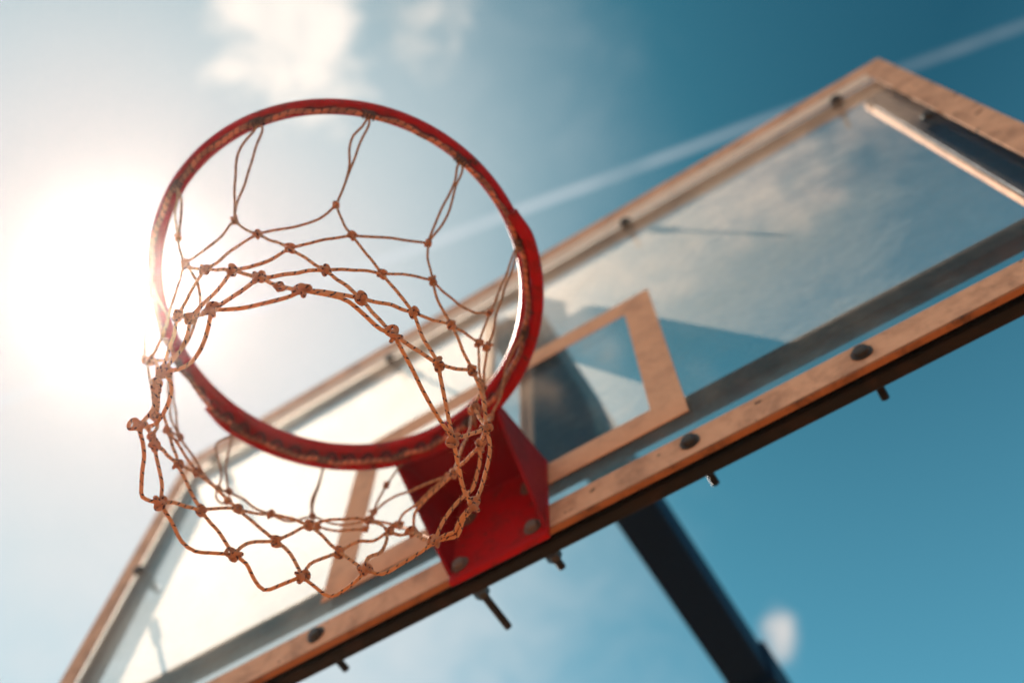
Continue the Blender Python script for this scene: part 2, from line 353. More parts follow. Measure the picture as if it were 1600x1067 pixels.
# target rectangle painted on the glass
TX, TZ0, TZ1, TL = 0.2967, -0.046, 0.3915, 0.050
obj('target_rectangle', B((-TX, TX, -0.0016, -0.0002, TZ0, TZ0 + TL), (-TX, TX, -0.0016, -0.0002, TZ1 - TL, TZ1), (-TX, -TX + TL, -0.0016, -0.0002, TZ0 + TL, TZ1 - TL), (TX - TL, TX, -0.0016, -0.0002, TZ0 + TL, TZ1 - TL)), M_TAPE, bb)
# bolts through the frame: washer, round head in front, threaded shank and nut behind
def bolt(x, z, parent=bb, y=-0.004, rear_y=0.056, m=M_BOLT, name='bolt', s=1.0):
    bm = bmesh.new()
    lathe_y(bm, x, y, z, [(-0.0095 * s, 0.0030 * s), (-0.0092 * s, 0.0065 * s), (-0.0072 * s, 0.0092 * s), (-0.0030 * s, 0.0102 * s), (-0.0022 * s, 0.0102 * s), (-0.0022 * s, 0.0135 * s), (-0.0004, 0.0135 * s)], 20)
    return obj(name, bm, m, parent, smooth=False)
def shank(x, z, parent, y1, y0=0.045, r=0.0052):
    bm = bmesh.new(); prof = []; y = y0
    lathe_y(bm, x, 0, z, [(y0, 0.0108), (y0 + 0.008, 0.0108)], 6, 0.3)
    prof = [(y0 + 0.0082, r)]
    while y < y1 - 0.0085: prof += [(y + 0.0088, r * 1.06), (y + 0.0096, r * 0.86)]; y += 0.0016
    lathe_y(bm, x, 0, z, prof, 12)
    return obj('shank', bm, M_BOLT, parent)
for x in (0.744, 0.515, 0.286, -0.285, -0.515, -0.744):
    b = bolt(x, -0.124, bb); shank(x, -0.124, b, 0.066, 0.0295)
for x in (0.765, 0.298, -0.283, -0.765):
    b = bolt(x, 0.757, bb, y=-0.0034); shank(x, 0.757, b, 0.058, 0.020, 0.0038)
for x in (-0.838, 0.829):
    b = bolt(x, 0.405 if x < 0 else .45, bb, y=-0.0002); shank(x, 0.405 if x < 0 else .45, b, 0.06, 0.0345)
def fix_children(o):     # parts of a rolled parent keep their board coordinates
    pass

# ------------------------------------------------------------------ rim
RC = Vector((-0.0073, 0.0059, RIMZ)); RT = Matrix.Rotation(0.0216, 4, 'X'); RT2 = Matrix.Rotation(-0.0047, 4, 'Y'); RM = (RT2 @ RT).to_3x3()
def ringp(r, a, z): return RC + RM @ Vector((r * math.cos(a), r * math.sin(a), z))
rim = thing('rim', 'red painted steel basketball rim with double ring and box bracket bolted to the board', 'basketball rim', RC)
def smooth01(x): x = min(1, max(0, x)); return x * x * (3 - 2 * x)
bm = bmesh.new(); tube(bm, [ringp(0.2380, 2 * PI * i / 240, 0.0) for i in range(240)], 0.0094, 20, True); obj('ring', bm, M_RED, rim, True)
bm = bmesh.new(); A0, A1 = math.radians(4.5), math.radians(172)
tube(bm, [ringp(BRACE_R - 0.006 * (1 - smooth01(min(i, 130 - i) / 7)), A0 + (A1 - A0) * i / 130, BRACE_Z) for i in range(131)], 0.0086, 16); 
rr_ = [[], [], [], []]
for i in range(131):
    a = A0 + (A1 - A0) * i / 130
    for q, (r_, z_) in zip(rr_, ((0.2395, -0.0045), (0.2480, -0.0095), (0.2480, -0.0135), (0.2395, -0.0100))): q.append(bm.verts.new(ringp(r_, a, z_)))
for i in range(130):
    for q in range(4): bm.faces.new((rr_[q][i], rr_[(q + 1) % 4][i], rr_[(q + 1) % 4][i + 1], rr_[q][i + 1]))
obj('brace_ring', bm, M_RED, rim, True, label='second half ring under the side of the rim nearest the board')
def rope_r(a): return 0.2375
def rope_z(a):
    d = math.degrees(a) % 360
    return -0.0195 - 0.0115 * smooth01((d - 20) / 30) * smooth01((184 - d) / 18)
# wavy hook rod welded under the ring that holds the net rope
bm = bmesh.new(); NW = 60
tube(bm, [ringp(0.2385, 2 * PI * i / 1200, (rope_z(2 * PI * i / 1200) - 0.008) / 2 - (-rope_z(2 * PI * i / 1200) - 0.010) / 2 * math.cos(NW * 2 * PI * i / 1200)) for i in range(1200)], 0.0024, 8, True)
obj('net_hooks', bm, M_HOOK, rim, True)
# bracket: mount plate, top plate, two side gussets
def poly_prism(bm, pts, off):
    a = [bm.verts.new(p) for p in pts]; b = [bm.verts.new(Vector(p) + Vector(off)) for p in pts]
    n = len(a); bm.faces.new(a); bm.faces.new(b[::-1])
    for i in range(n): bm.faces.new((a[i], b[i], b[(i + 1) % n], a[(i + 1) % n]))
YB = D - 0.0075
XL, XR, XLR, XRR = -0.060, 0.086, -0.088, 0.078
bm = B((XL, XR, YB - 0.005, YB + 0.0035, RIMZ - 0.172, RIMZ + 0.006)); obj('mount_plate', bm, M_RED, rim, bevel=0.001)
bm = bmesh.new(); poly_prism(bm, [(XL, YB - 0.0055, RIMZ - 0.004), (XR, YB - 0.0055, RIMZ - 0.004), (XRR, 0.2410, RIMZ - 0.004), (0.04, 0.237, RIMZ - .004), (-0.04, 0.2395, RIMZ - .004), (XLR, 0.2410, RIMZ - 0.004)], (0, 0, 0.006)); obj('top_plate', bm, M_RED_D, rim)
for x0, x1, s in ((XL, XLR, 1), (XR, XRR, -1)):
    bm = bmesh.new()
    poly_prism(bm, [(x0, YB - 0.0057, RIMZ - 0.0045), (x1, 0.249, RIMZ - 0.0045), (x1, 0.249, RIMZ - 0.022), (x0, YB - 0.0057, RIMZ - 0.160)], (0.005 * s, 0, 0))
    obj('gusset', bm, M_RED_D, rim)
for x, z in ((-0.043, -0.148), (0.066, -0.146), (-0.036, -0.052), (0.060, -0.052)):
    b = bolt(x, RIMZ + z, rim, y=YB - 0.005, s=0.95, m=M_BOLT2); b.name = 'bolt'
    if z < -0.1:
        sh = shank(x, RIMZ + z, b, D + (0.105 if x < 0 else 0.060), D + 0.0345)

# ------------------------------------------------------------------ support
sup = thing('support_post', 'dark navy steel arm and post holding the backboard from behind', 'post', (0, 2.35, 0))
AZ0, AZ1 = RIMZ + 0.615, RIMZ + 0.722
obj('arm', B((-0.05, 0.05, D + 0.0355, 2.27, AZ0, AZ1)), M_ARM, sup, bevel=0.006)
obj('post', B((-0.08, 0.08, 2.272, 2.43, 0.012, AZ1 + 0.05)), M_ARM, sup, bevel=0.008)
obj('base_plate', B((-0.2, 0.2, 2.15, 2.55, 0.0, 0.012)), M_ARM, sup)
bm = bmesh.new(); poly_prism(bm, [(x, D + 0.0122, RIMZ + z) for x, z in ((0.0555, 0.020), (0.0555, 0.50), (0.075, 0.455), (0.098, 0.385), (0.122, 0.285), (0.143, 0.185), (0.155, 0.095), (0.157, 0.021))], (0, 0.004, 0)); obj('shade_plate', bm, M_ARM, sup, label='dark plate added behind the glass in the shape of the shade by the arm')  # added dark plate, cut to the shaded patch of glass beside the arm
obj('arm_mount', B((-0.052, 0.052, D + 0.0445, D + 0.048, RIMZ + 0.04, AZ1 + 0.02)), M_ARM, sup) if ARM_MOUNT else None
obj('collar', B((-0.060, 0.060, 1.46, 1.66, AZ0 - 0.010, AZ1 + 0.010)), M_ARM, sup, bevel=0.004)
bm = bmesh.new(); poly_prism(bm, [(-0.03, 1.70, AZ0 - 0.0005), (-0.03, 2.271, AZ0 - 0.55), (-0.03, 2.271, AZ0 - 0.42), (-0.03, 1.85, AZ0 - 0.0005)], (0.06, 0, 0)); obj('strut', bm, M_ARM, sup)

# ------------------------------------------------------------------ net (cord paths and knot places in metres)
CORDS = [[[0.1567,-0.1634,3.0276],[0.1462,-0.1583,3.0181],[0.1336,-0.1562,3.0089],[0.1242,-0.1476,2.9978],[0.1142,-0.1301,2.98],[0.0925,-0.1119,2.9555],[0.0868,-0.1085,2.95]],[[0.1567,-0.1634,3.0276],[0.1548,-0.1573,3.0221],[0.1338,-0.1427,3.0002],[0.1127,-0.1274,2.9776],[0.0977,-0.1156,2.9611],[0.0868,-0.1085,2.95]],[[0.0419,-0.2244,3.0258],[0.036,-0.2211,3.0207],[0.0095,-0.2104,3.0004],[-0.0034,-0.1926,2.983],[-0.0158,-0.1677,2.9611],[-0.0227,-0.1554,2.95]],[[0.0419,-0.2244,3.0258],[0.0446,-0.2181,3.022],[0.025,-0.2005,3.0015],[0.0043,-0.1804,2.9788],[-0.0151,-0.1658,2.9602],[-0.0227,-0.1554,2.95]],[[0.2185,-0.0626,3.0301],[0.2126,-0.0588,3.0234],[0.2038,-0.0478,3.0092],[0.1789,-0.0355,2.9835],[0.155,-0.0196,2.9559],[0.1504,-0.0157,2.95]],[[0.2185,-0.0626,3.0301],[0.2181,-0.0546,3.0229],[0.2036,-0.0444,3.006],[0.1897,-0.0319,2.9879],[0.1711,-0.0214,2.9681],[0.1575,-0.018,2.9564],[0.1504,-0.0157,2.95]],[[0.2218,0.0634,3.0328],[0.2145,0.0668,3.0208],[0.2041,0.0722,3.0029],[0.1844,0.0833,2.9682],[0.1671,0.0908,2.94]],[[0.2218,0.0634,3.0328],[0.2146,0.0714,3.0154],[0.2039,0.0786,2.9953],[0.1868,0.0882,2.9652],[0.1732,0.0966,2.9403],[0.1624,0.1066,2.9167],[0.1528,0.1118,2.9]],[[-0.0879,-0.2153,3.0253],[-0.0912,-0.2051,3.0124],[-0.0969,-0.1918,2.9945],[-0.101,-0.1712,2.97]],[[-0.0879,-0.2153,3.0253],[-0.0875,-0.2016,3.0107],[-0.0928,-0.1873,2.9923],[-0.101,-0.1712,2.97]],[[-0.101,-0.1712,2.97],[-0.0922,-0.1614,2.9357],[-0.0798,-0.15,2.9]],[[-0.2005,-0.129,3.0267],[-0.2083,-0.1176,2.9997],[-0.2118,-0.0973,2.9646],[-0.2146,-0.0768,2.93]],[[-0.2005,-0.129,3.0267],[-0.168,-0.0988,2.9479],[-0.1665,-0.0922,2.9087],[-0.166,-0.0856,2.86]],[[-0.2544,-0.0284,3.0286],[-0.2595,-0.0168,3.0015],[-0.2581,-0.0031,2.9784],[-0.2554,0.0136,2.9513],[-0.2479,0.0287,2.93]],[[-0.2544,-0.0284,3.0286],[-0.254,-0.0109,2.9968],[-0.2524,0.0027,2.9734],[-0.2503,0.0187,2.9461],[-0.2479,0.0287,2.93]],[[-0.2436,0.088,3.0197],[-0.2559,0.0809,2.9957],[-0.2538,0.0916,2.975],[-0.2504,0.1067,2.9463],[-0.2538,0.1116,2.93]],[[-0.2436,0.088,3.0197],[-0.2436,0.0917,3.0071],[-0.2444,0.0985,2.9814],[-0.2449,0.1073,2.9501],[-0.2398,0.1192,2.92]],[[-0.1712,0.1952,3.0223],[-0.1716,0.1979,2.9886],[-0.1735,0.199,2.9534],[-0.1711,0.2039,2.92]],[[-0.1712,0.1952,3.0223],[-0.1726,0.1973,2.9856],[-0.1752,0.198,2.9505],[-0.1711,0.2039,2.92]],[[-0.0761,0.2469,3.0239],[-0.0808,0.2421,3.0038],[-0.0871,0.2376,2.97]],[[-0.0871,0.2376,2.97],[-0.0953,0.2382,2.9426],[-0.1014,0.2394,2.92]],[[-0.1014,0.2394,2.92],[-0.0886,0.2236,2.8822],[-0.0756,0.213,2.85]],[[-0.1014,0.2394,2.92],[-0.0669,0.2301,2.9115],[-0.03,0.2278,2.8994],[0.0062,0.225,2.8879],[0.0281,0.2251,2.88]],[[0.0405,0.252,3.0245],[0.0721,0.1977,2.96]],[[0.0721,0.1977,2.96],[0.0733,0.1972,2.9128],[0.069,0.1911,2.8597],[0.065,0.1855,2.8]],[[0.0721,0.1977,2.96],[0.1099,0.1598,2.8644],[0.1294,0.1271,2.8]],[[0.1665,0.1685,3.0249],[0.1501,0.1712,3.0045],[0.1317,0.1804,2.9758],[0.1163,0.1943,2.9451],[0.099,0.201,2.92]],[[0.099,0.201,2.92],[0.1287,0.1569,2.8097],[0.1443,0.1324,2.75]],[[-0.0227,-0.1554,2.95],[-0.0408,-0.1493,2.9319],[-0.0659,-0.1485,2.9107],[-0.0798,-0.15,2.9]],[[-0.0227,-0.1554,2.95],[-0.0102,-0.1451,2.9266],[0.0097,-0.1344,2.9]],[[0.0868,-0.1085,2.95],[0.0708,-0.1072,2.9371],[0.0483,-0.1142,2.9226],[0.0258,-0.1268,2.9096],[0.0097,-0.1344,2.9]],[[0.0868,-0.1085,2.95],[0.0898,-0.0945,2.9256],[0.0975,-0.0788,2.9]],[[0.1504,-0.0157,2.95],[0.1374,-0.0323,2.9376],[0.1195,-0.0536,2.9207],[0.0975,-0.0788,2.9]],[[0.1504,-0.0157,2.95],[0.1456,-0.005,2.9282],[0.1438,0.0112,2.9]],[[0.1671,0.0908,2.94],[0.1547,0.0766,2.9266],[0.1475,0.0547,2.9159],[0.1443,0.0277,2.9057],[0.1438,0.0112,2.9]],[[0.1671,0.0908,2.94],[0.1577,0.0956,2.9229],[0.1462,0.103,2.9]],[[-0.0798,-0.15,2.9],[-0.062,-0.1435,2.8735],[-0.0419,-0.1398,2.85]],[[0.0097,-0.1344,2.9],[-0.0101,-0.1377,2.8814],[-0.0299,-0.137,2.861],[-0.0419,-0.1398,2.85]],[[0.0097,-0.1344,2.9],[0.0502,-0.111,2.85]],[[0.0975,-0.0788,2.9],[0.079,-0.0927,2.8806],[0.0502,-0.111,2.85]],[[0.0975,-0.0788,2.9],[0.1164,-0.0368,2.85]],[[0.1438,0.0112,2.9],[0.1322,-0.0132,2.8773],[0.1164,-0.0368,2.85]],[[0.1438,0.0112,2.9],[0.1419,0.0308,2.8736],[0.1469,0.0505,2.85]],[[0.1462,0.103,2.9],[0.1468,0.0774,2.8759],[0.1469,0.0505,2.85]],[[0.1462,0.103,2.9],[0.1374,0.1189,2.8719],[0.1344,0.1333,2.85]],[[0.1528,0.1118,2.9],[0.1431,0.1233,2.8735],[0.1344,0.1333,2.85]],[[-0.0798,-0.15,2.9],[-0.0986,-0.1352,2.891],[-0.1177,-0.1198,2.8818],[-0.1387,-0.1016,2.8712],[-0.166,-0.0856,2.86]],[[-0.0798,-0.15,2.9],[-0.0785,-0.1375,2.8962],[-0.0791,-0.1232,2.8912],[-0.0895,-0.1041,2.8823],[-0.1033,-0.0917,2.875],[-0.1254,-0.0781,2.8654],[-0.1498,-0.0759,2.8596],[-0.166,-0.0856,2.86]],[[0.1462,0.103,2.9],[0.1528,0.1118,2.9]],[[-0.0419,-0.1398,2.85],[-0.0178,-0.1364,2.8259],[0.0064,-0.1313,2.8]],[[0.0502,-0.111,2.85],[0.0348,-0.1148,2.8316],[0.0179,-0.1228,2.8125],[0.0064,-0.1313,2.8]],[[0.0502,-0.111,2.85],[0.0863,-0.0823,2.8]],[[0.1164,-0.0368,2.85],[0.1054,-0.0572,2.8305],[0.0863,-0.0823,2.8]],[[0.1164,-0.0368,2.85],[0.1261,-0.0185,2.8268],[0.1362,0.0024,2.8]],[[0.1469,0.0505,2.85],[0.1406,0.0264,2.8238],[0.1362,0.0024,2.8]],[[0.1469,0.0505,2.85],[0.1493,0.0713,2.823],[0.1521,0.0892,2.8]],[[0.1344,0.1333,2.85],[0.1435,0.1106,2.8242],[0.1521,0.0892,2.8]],[[-0.0419,-0.1398,2.85],[-0.0564,-0.1309,2.8258],[-0.0722,-0.1219,2.8]],[[0.0064,-0.1313,2.8],[-0.0144,-0.1249,2.775],[-0.0369,-0.1213,2.75]],[[0.0064,-0.1313,2.8],[0.0262,-0.125,2.7741],[0.0466,-0.1202,2.75]],[[0.0863,-0.0823,2.8],[0.0736,-0.0954,2.7841],[0.0599,-0.1076,2.7668],[0.0519,-0.1138,2.7569],[0.0466,-0.1202,2.75]],[[0.0863,-0.0823,2.8],[0.1176,-0.0511,2.75]],[[0.1362,0.0024,2.8],[0.1266,-0.0252,2.7742],[0.1176,-0.0511,2.75]],[[0.1362,0.0024,2.8],[0.1376,0.0232,2.7756],[0.1426,0.0462,2.75]],[[0.1521,0.0892,2.8],[0.1458,0.0677,2.7726],[0.1426,0.0462,2.75]],[[0.1521,0.0892,2.8],[0.1525,0.1076,2.7804],[0.1485,0.1212,2.764],[0.1443,0.1324,2.75]],[[0.1344,0.1333,2.85],[0.1389,0.1332,2.8091],[0.1443,0.1324,2.75]],[[0.0466,-0.1202,2.75],[0.0686,-0.1066,2.725]],[[0.0686,-0.1066,2.725],[0.0949,-0.0984,2.7]],[[0.1176,-0.0511,2.75],[0.1116,-0.0643,2.7365],[0.1049,-0.0794,2.7213],[0.0949,-0.0984,2.7]],[[0.1176,-0.0511,2.75],[0.1269,-0.0364,2.7271],[0.1408,-0.0188,2.7]],[[0.0949,-0.0984,2.7],[0.114,-0.0781,2.7027],[0.1232,-0.0662,2.7034],[0.1283,-0.0476,2.7015],[0.1338,-0.0294,2.6997],[0.1408,-0.0188,2.7]],[[0.1426,0.0462,2.75],[0.1408,0.0137,2.7244],[0.1408,-0.0188,2.7]],[[0.1426,0.0462,2.75],[0.1376,0.0615,2.7361],[0.1322,0.0837,2.7168],[0.127,0.1028,2.7]],[[0.1443,0.1324,2.75],[0.1347,0.1174,2.7223],[0.127,0.1028,2.7]],[[0.1408,-0.0188,2.7],[0.1346,0.022,2.6996],[0.1281,0.0699,2.6994],[0.127,0.1028,2.7]],[[0.0119,-0.1264,2.7],[0.0336,-0.1154,2.6984],[0.0623,-0.1046,2.698],[0.0836,-0.0993,2.6988],[0.0949,-0.0984,2.7]],[[0.0466,-0.1202,2.75],[0.0286,-0.1215,2.7231],[0.0119,-0.1264,2.7]],[[0.0119,-0.1264,2.7],[-0.0101,-0.1235,2.7223],[-0.0369,-0.1213,2.75]],[[0.0119,-0.1264,2.7],[0.0003,-0.1149,2.6983],[-0.0157,-0.1028,2.6964],[-0.034,-0.0959,2.6955],[-0.0516,-0.0958,2.6967],[-0.0667,-0.1008,2.7]],[[-0.0369,-0.1213,2.75],[-0.0421,-0.112,2.7357],[-0.0523,-0.105,2.719],[-0.0667,-0.1008,2.7]],[[-0.0722,-0.1219,2.8],[-0.0809,-0.1103,2.7872],[-0.0931,-0.0999,2.7734],[-0.1046,-0.0893,2.7598],[-0.1128,-0.0815,2.75]],[[-0.0369,-0.1213,2.75],[-0.0722,-0.1219,2.8]],[[-0.166,-0.0856,2.86],[-0.1479,-0.0845,2.8358],[-0.1128,-0.0815,2.75]],[[-0.2146,-0.0768,2.93],[-0.206,-0.0713,2.9114],[-0.1917,-0.0601,2.869],[-0.1799,-0.0509,2.8335],[-0.1696,-0.0426,2.8]],[[-0.0667,-0.1008,2.7],[-0.0677,-0.0882,2.6995],[-0.0751,-0.0777,2.698],[-0.0863,-0.0692,2.6966],[-0.1003,-0.0636,2.6958],[-0.1136,-0.0623,2.6963],[-0.1262,-0.0684,2.7]],[[-0.1128,-0.0815,2.75],[-0.114,-0.0752,2.7366],[-0.1167,-0.0692,2.7218],[-0.122,-0.0676,2.7086],[-0.1262,-0.0684,2.7]],[[-0.1128,-0.0815,2.75],[-0.143,-0.0584,2.7781],[-0.1696,-0.0426,2.8]],[[-0.0667,-0.1008,2.7],[-0.1128,-0.0815,2.75]],[[-0.1696,-0.0426,2.8],[-0.1745,-0.0335,2.8187],[-0.2022,-0.0087,2.85]],[[-0.1696,-0.0426,2.8],[-0.1629,-0.0361,2.7784],[-0.1629,-0.0358,2.76]],[[-0.1262,-0.0684,2.7],[-0.1383,-0.0557,2.7277],[-0.1629,-0.0358,2.76]],[[-0.1629,-0.0358,2.76],[-0.1598,-0.0292,2.75]],[[-0.1598,-0.0292,2.75],[-0.1702,-0.0104,2.7716],[-0.1885,0.0166,2.8]],[[-0.1598,-0.0292,2.75],[-0.1604,-0.0122,2.7302],[-0.1609,0.002,2.7136],[-0.1653,0.0112,2.7]],[[-0.2022,-0.0087,2.85],[-0.1949,0.0042,2.825],[-0.1899,0.0115,2.8116],[-0.1885,0.0166,2.8]],[[-0.2022,-0.0087,2.85],[-0.2056,0.0251,2.8501],[-0.2095,0.0531,2.85]],[[-0.2479,0.0287,2.93],[-0.2517,0.0572,2.9294],[-0.2565,0.0912,2.9287],[-0.2538,0.1116,2.93]],[[-0.2479,0.0287,2.93],[-0.2022,-0.0087,2.85]],[[-0.1885,0.0166,2.8],[-0.1981,0.0335,2.8234],[-0.2095,0.0531,2.85]],[[-0.1885,0.0166,2.8],[-0.1784,0.0393,2.7731],[-0.1703,0.0588,2.75]],[[-0.2095,0.0531,2.85],[-0.1894,0.0743,2.8265],[-0.1677,0.0982,2.8]],[[-0.2538,0.1116,2.93],[-0.2096,0.1047,2.8605],[-0.1677,0.0982,2.8]],[[-0.1262,-0.0684,2.7],[-0.1324,-0.0533,2.6994],[-0.1429,-0.0376,2.6983],[-0.1653,-0.0154,2.6965],[-0.1726,-0.0045,2.6957],[-0.1701,0.0044,2.6973],[-0.1653,0.0112,2.7]],[[-0.1653,0.0112,2.7],[-0.1654,0.021,2.7125],[-0.1678,0.0407,2.7324],[-0.1703,0.0588,2.75]],[[-0.1653,0.0112,2.7],[-0.1681,0.034,2.6968],[-0.1713,0.0567,2.6935],[-0.1674,0.0726,2.6929],[-0.1549,0.0867,2.6962],[-0.1416,0.0999,2.7]],[[-0.1703,0.0588,2.75],[-0.1545,0.0795,2.7251],[-0.1416,0.0999,2.7]],[[-0.1703,0.0588,2.75],[-0.1681,0.0757,2.7745],[-0.1677,0.0982,2.8]],[[-0.1677,0.0982,2.8],[-0.1456,0.1168,2.773],[-0.1254,0.1326,2.75]],[[-0.1416,0.0999,2.7],[-0.1357,0.1037,2.7189],[-0.1305,0.1153,2.7333],[-0.1254,0.1326,2.75]],[[-0.1416,0.0999,2.7],[-0.1358,0.1148,2.6978],[-0.1376,0.1329,2.6928],[-0.1348,0.1465,2.6901],[-0.1172,0.1535,2.6944],[-0.0977,0.1589,2.7]],[[-0.1254,0.1326,2.75],[-0.1086,0.1445,2.7281],[-0.1014,0.1533,2.7112],[-0.0977,0.1589,2.7]],[[-0.1254,0.1326,2.75],[-0.1191,0.1435,2.7737],[-0.1121,0.1573,2.8]],[[-0.1677,0.0982,2.8],[-0.1712,0.1231,2.8249],[-0.172,0.1437,2.85]],[[-0.2398,0.1192,2.92],[-0.2097,0.1301,2.889],[-0.1895,0.139,2.8655],[-0.172,0.1437,2.85]],[[-0.2538,0.1116,2.93],[-0.2562,0.1155,2.9165],[-0.2478,0.1233,2.9042],[-0.2359,0.1217,2.9]],[[-0.2538,0.1116,2.93],[-0.2398,0.1192,2.92]],[[-0.2359,0.1217,2.9],[-0.1677,0.0982,2.8]],[[-0.172,0.1437,2.85],[-0.1434,0.1492,2.8274],[-0.1121,0.1573,2.8]],[[-0.172,0.1437,2.85],[-0.1754,0.1739,2.8764],[-0.1711,0.2039,2.92]],[[-0.1121,0.1573,2.8],[-0.0944,0.1674,2.7772],[-0.0756,0.1796,2.75]],[[-0.1121,0.1573,2.8],[-0.0962,0.1749,2.8211],[-0.0846,0.1925,2.8367],[-0.0756,0.213,2.85]],[[-0.1711,0.2039,2.92],[-0.1282,0.214,2.8823],[-0.0756,0.213,2.85]],[[-0.1523,0.2008,2.88],[-0.134,0.2116,2.8717],[-0.0924,0.225,2.86]],[[-0.0924,0.225,2.86],[-0.0756,0.213,2.85]],[[-0.1711,0.2039,2.92],[-0.1523,0.2008,2.88]],[[-0.0977,0.1589,2.7],[-0.0923,0.1596,2.7164],[-0.0846,0.1682,2.7319],[-0.0756,0.1796,2.75]],[[-0.0977,0.1589,2.7],[-0.0926,0.17,2.6962],[-0.0821,0.1891,2.6901],[-0.0595,0.1907,2.6937],[-0.043,0.1882,2.6978],[-0.0365,0.1855,2.7]],[[-0.0756,0.1796,2.75],[-0.0365,0.1855,2.7]],[[-0.0756,0.1796,2.75],[-0.0704,0.1823,2.7575],[-0.061,0.1899,2.7703],[-0.0522,0.2029,2.7818],[-0.0449,0.2078,2.7919],[-0.0394,0.2107,2.8]],[[-0.0756,0.213,2.85],[-0.0601,0.2113,2.8312],[-0.0394,0.2107,2.8]],[[-0.0756,0.213,2.85],[-0.0629,0.2241,2.8502],[-0.0505,0.2358,2.85]],[[-0.0505,0.2358,2.85],[-0.0415,0.2296,2.8555],[-0.0215,0.229,2.8622],[0.0074,0.2253,2.8732],[0.0281,0.2251,2.88]],[[-0.0292,0.2407,2.83],[-0.0139,0.2218,2.8249],[0.0005,0.2118,2.8208],[0.0371,0.1968,2.809],[0.065,0.1855,2.8]],[[-0.0505,0.2358,2.85],[-0.0292,0.2407,2.83]],[[-0.0365,0.1855,2.7],[-0.0388,0.1876,2.7223],[-0.0363,0.2048,2.7562],[-0.0394,0.2107,2.8]],[[-0.0394,0.2107,2.8],[-0.02,0.2101,2.7778],[0.0016,0.2044,2.76]],[[0.0016,0.2044,2.76],[0.0245,0.1998,2.7253],[0.0455,0.1939,2.7]],[[-0.0505,0.2358,2.85],[0.0016,0.2044,2.76]],[[-0.0292,0.2407,2.83],[0.0085,0.2171,2.7643],[0.0455,0.1939,2.7]],[[-0.0365,0.1855,2.7],[-0.0219,0.1969,2.6954],[-0.0001,0.1976,2.6963],[0.0285,0.1961,2.6983],[0.0455,0.1939,2.7]],[[0.0455,0.1939,2.7],[0.0591,0.1973,2.6975],[0.0686,0.1984,2.6963],[0.0824,0.1876,2.6984],[0.0944,0.1821,2.6993],[0.1021,0.1784,2.7]],[[0.0455,0.1939,2.7],[0.0581,0.1928,2.6994],[0.0682,0.1941,2.698],[0.0816,0.1852,2.6994],[0.0936,0.1796,2.7002],[0.1021,0.1784,2.7]],[[0.1021,0.1784,2.7],[0.1035,0.1609,2.6993],[0.1137,0.1324,2.6995],[0.127,0.1028,2.7]],[[0.1021,0.1784,2.7],[0.1214,0.1672,2.7165],[0.1393,0.1485,2.7369],[0.1443,0.1324,2.75]],[[0.1199,0.157,2.77],[0.1121,0.1688,2.7572],[0.0967,0.1808,2.7402],[0.0844,0.181,2.7322],[0.0573,0.1862,2.7121],[0.0455,0.1939,2.7]],[[0.1199,0.157,2.77],[0.09,0.1717,2.7864],[0.065,0.1855,2.8]],[[0.1443,0.1324,2.75],[0.1199,0.157,2.77]],[[0.065,0.1855,2.8],[0.0281,0.2251,2.88]],[[0.1344,0.1333,2.85],[0.1294,0.1271,2.8]],[[0.1294,0.1271,2.8],[0.1443,0.1324,2.75]]]
KNOTS = [[0.0868,-0.1085,2.95],[-0.0227,-0.1554,2.95],[0.1504,-0.0157,2.95],[0.1671,0.0908,2.94],[-0.101,-0.1712,2.97],[0.0975,-0.0788,2.9],[0.0097,-0.1344,2.9],[0.1438,0.0112,2.9],[0.1462,0.103,2.9],[0.1528,0.1118,2.9],[-0.0798,-0.15,2.9],[0.0502,-0.111,2.85],[0.1164,-0.0368,2.85],[0.1469,0.0505,2.85],[0.1344,0.1333,2.85],[0.111,0.1513,2.85],[-0.0505,0.2358,2.85],[-0.0756,0.213,2.85],[-0.172,0.1437,2.85],[-0.2095,0.0531,2.85],[-0.2022,-0.0087,2.85],[-0.166,-0.0856,2.86],[-0.0419,-0.1398,2.85],[0.0863,-0.0823,2.8],[0.1362,0.0024,2.8],[0.1521,0.0892,2.8],[0.1294,0.1271,2.8],[0.065,0.1855,2.8],[-0.0394,0.2107,2.8],[-0.1121,0.1573,2.8],[-0.1677,0.0982,2.8],[-0.1885,0.0166,2.8],[-0.1696,-0.0426,2.8],[-0.0722,-0.1219,2.8],[0.0064,-0.1313,2.8],[0.1176,-0.0511,2.75],[0.1426,0.0462,2.75],[0.1443,0.1324,2.75],[0.1199,0.157,2.77],[0.0016,0.2044,2.76],[-0.0756,0.1796,2.75],[-0.1254,0.1326,2.75],[-0.1703,0.0588,2.75],[-0.1598,-0.0292,2.75],[-0.1128,-0.0815,2.75],[-0.0369,-0.1213,2.75],[0.0466,-0.1202,2.75],[0.0949,-0.0984,2.7],[0.1408,-0.0188,2.7],[0.127,0.1028,2.7],[0.1021,0.1784,2.7],[0.0455,0.1939,2.7],[-0.0365,0.1855,2.7],[-0.0977,0.1589,2.7],[-0.1416,0.0999,2.7],[-0.1653,0.0112,2.7],[-0.1262,-0.0684,2.7],[-0.0667,-0.1008,2.7],[0.0119,-0.1264,2.7],[0.099,0.201,2.92],[0.0721,0.1977,2.96],[-0.2146,-0.0768,2.93],[-0.2479,0.0287,2.93],[-0.2538,0.1116,2.93],[-0.1711,0.2039,2.92],[-0.0871,0.2376,2.97],[-0.1014,0.2394,2.92],[0.0281,0.2251,2.88],[-0.2398,0.1192,2.92],[-0.2359,0.1217,2.9],[-0.1523,0.2008,2.88],[-0.0924,0.225,2.86],[-0.1629,-0.0358,2.76],[0.0686,-0.1066,2.725],[-0.0292,0.2407,2.83]]
HANG = [-17.0, 14.0, 43.0, 79.0, 106.0, 131.0, 161.0, -172.0, -145.0, -110.0, -78.0, -46.0]
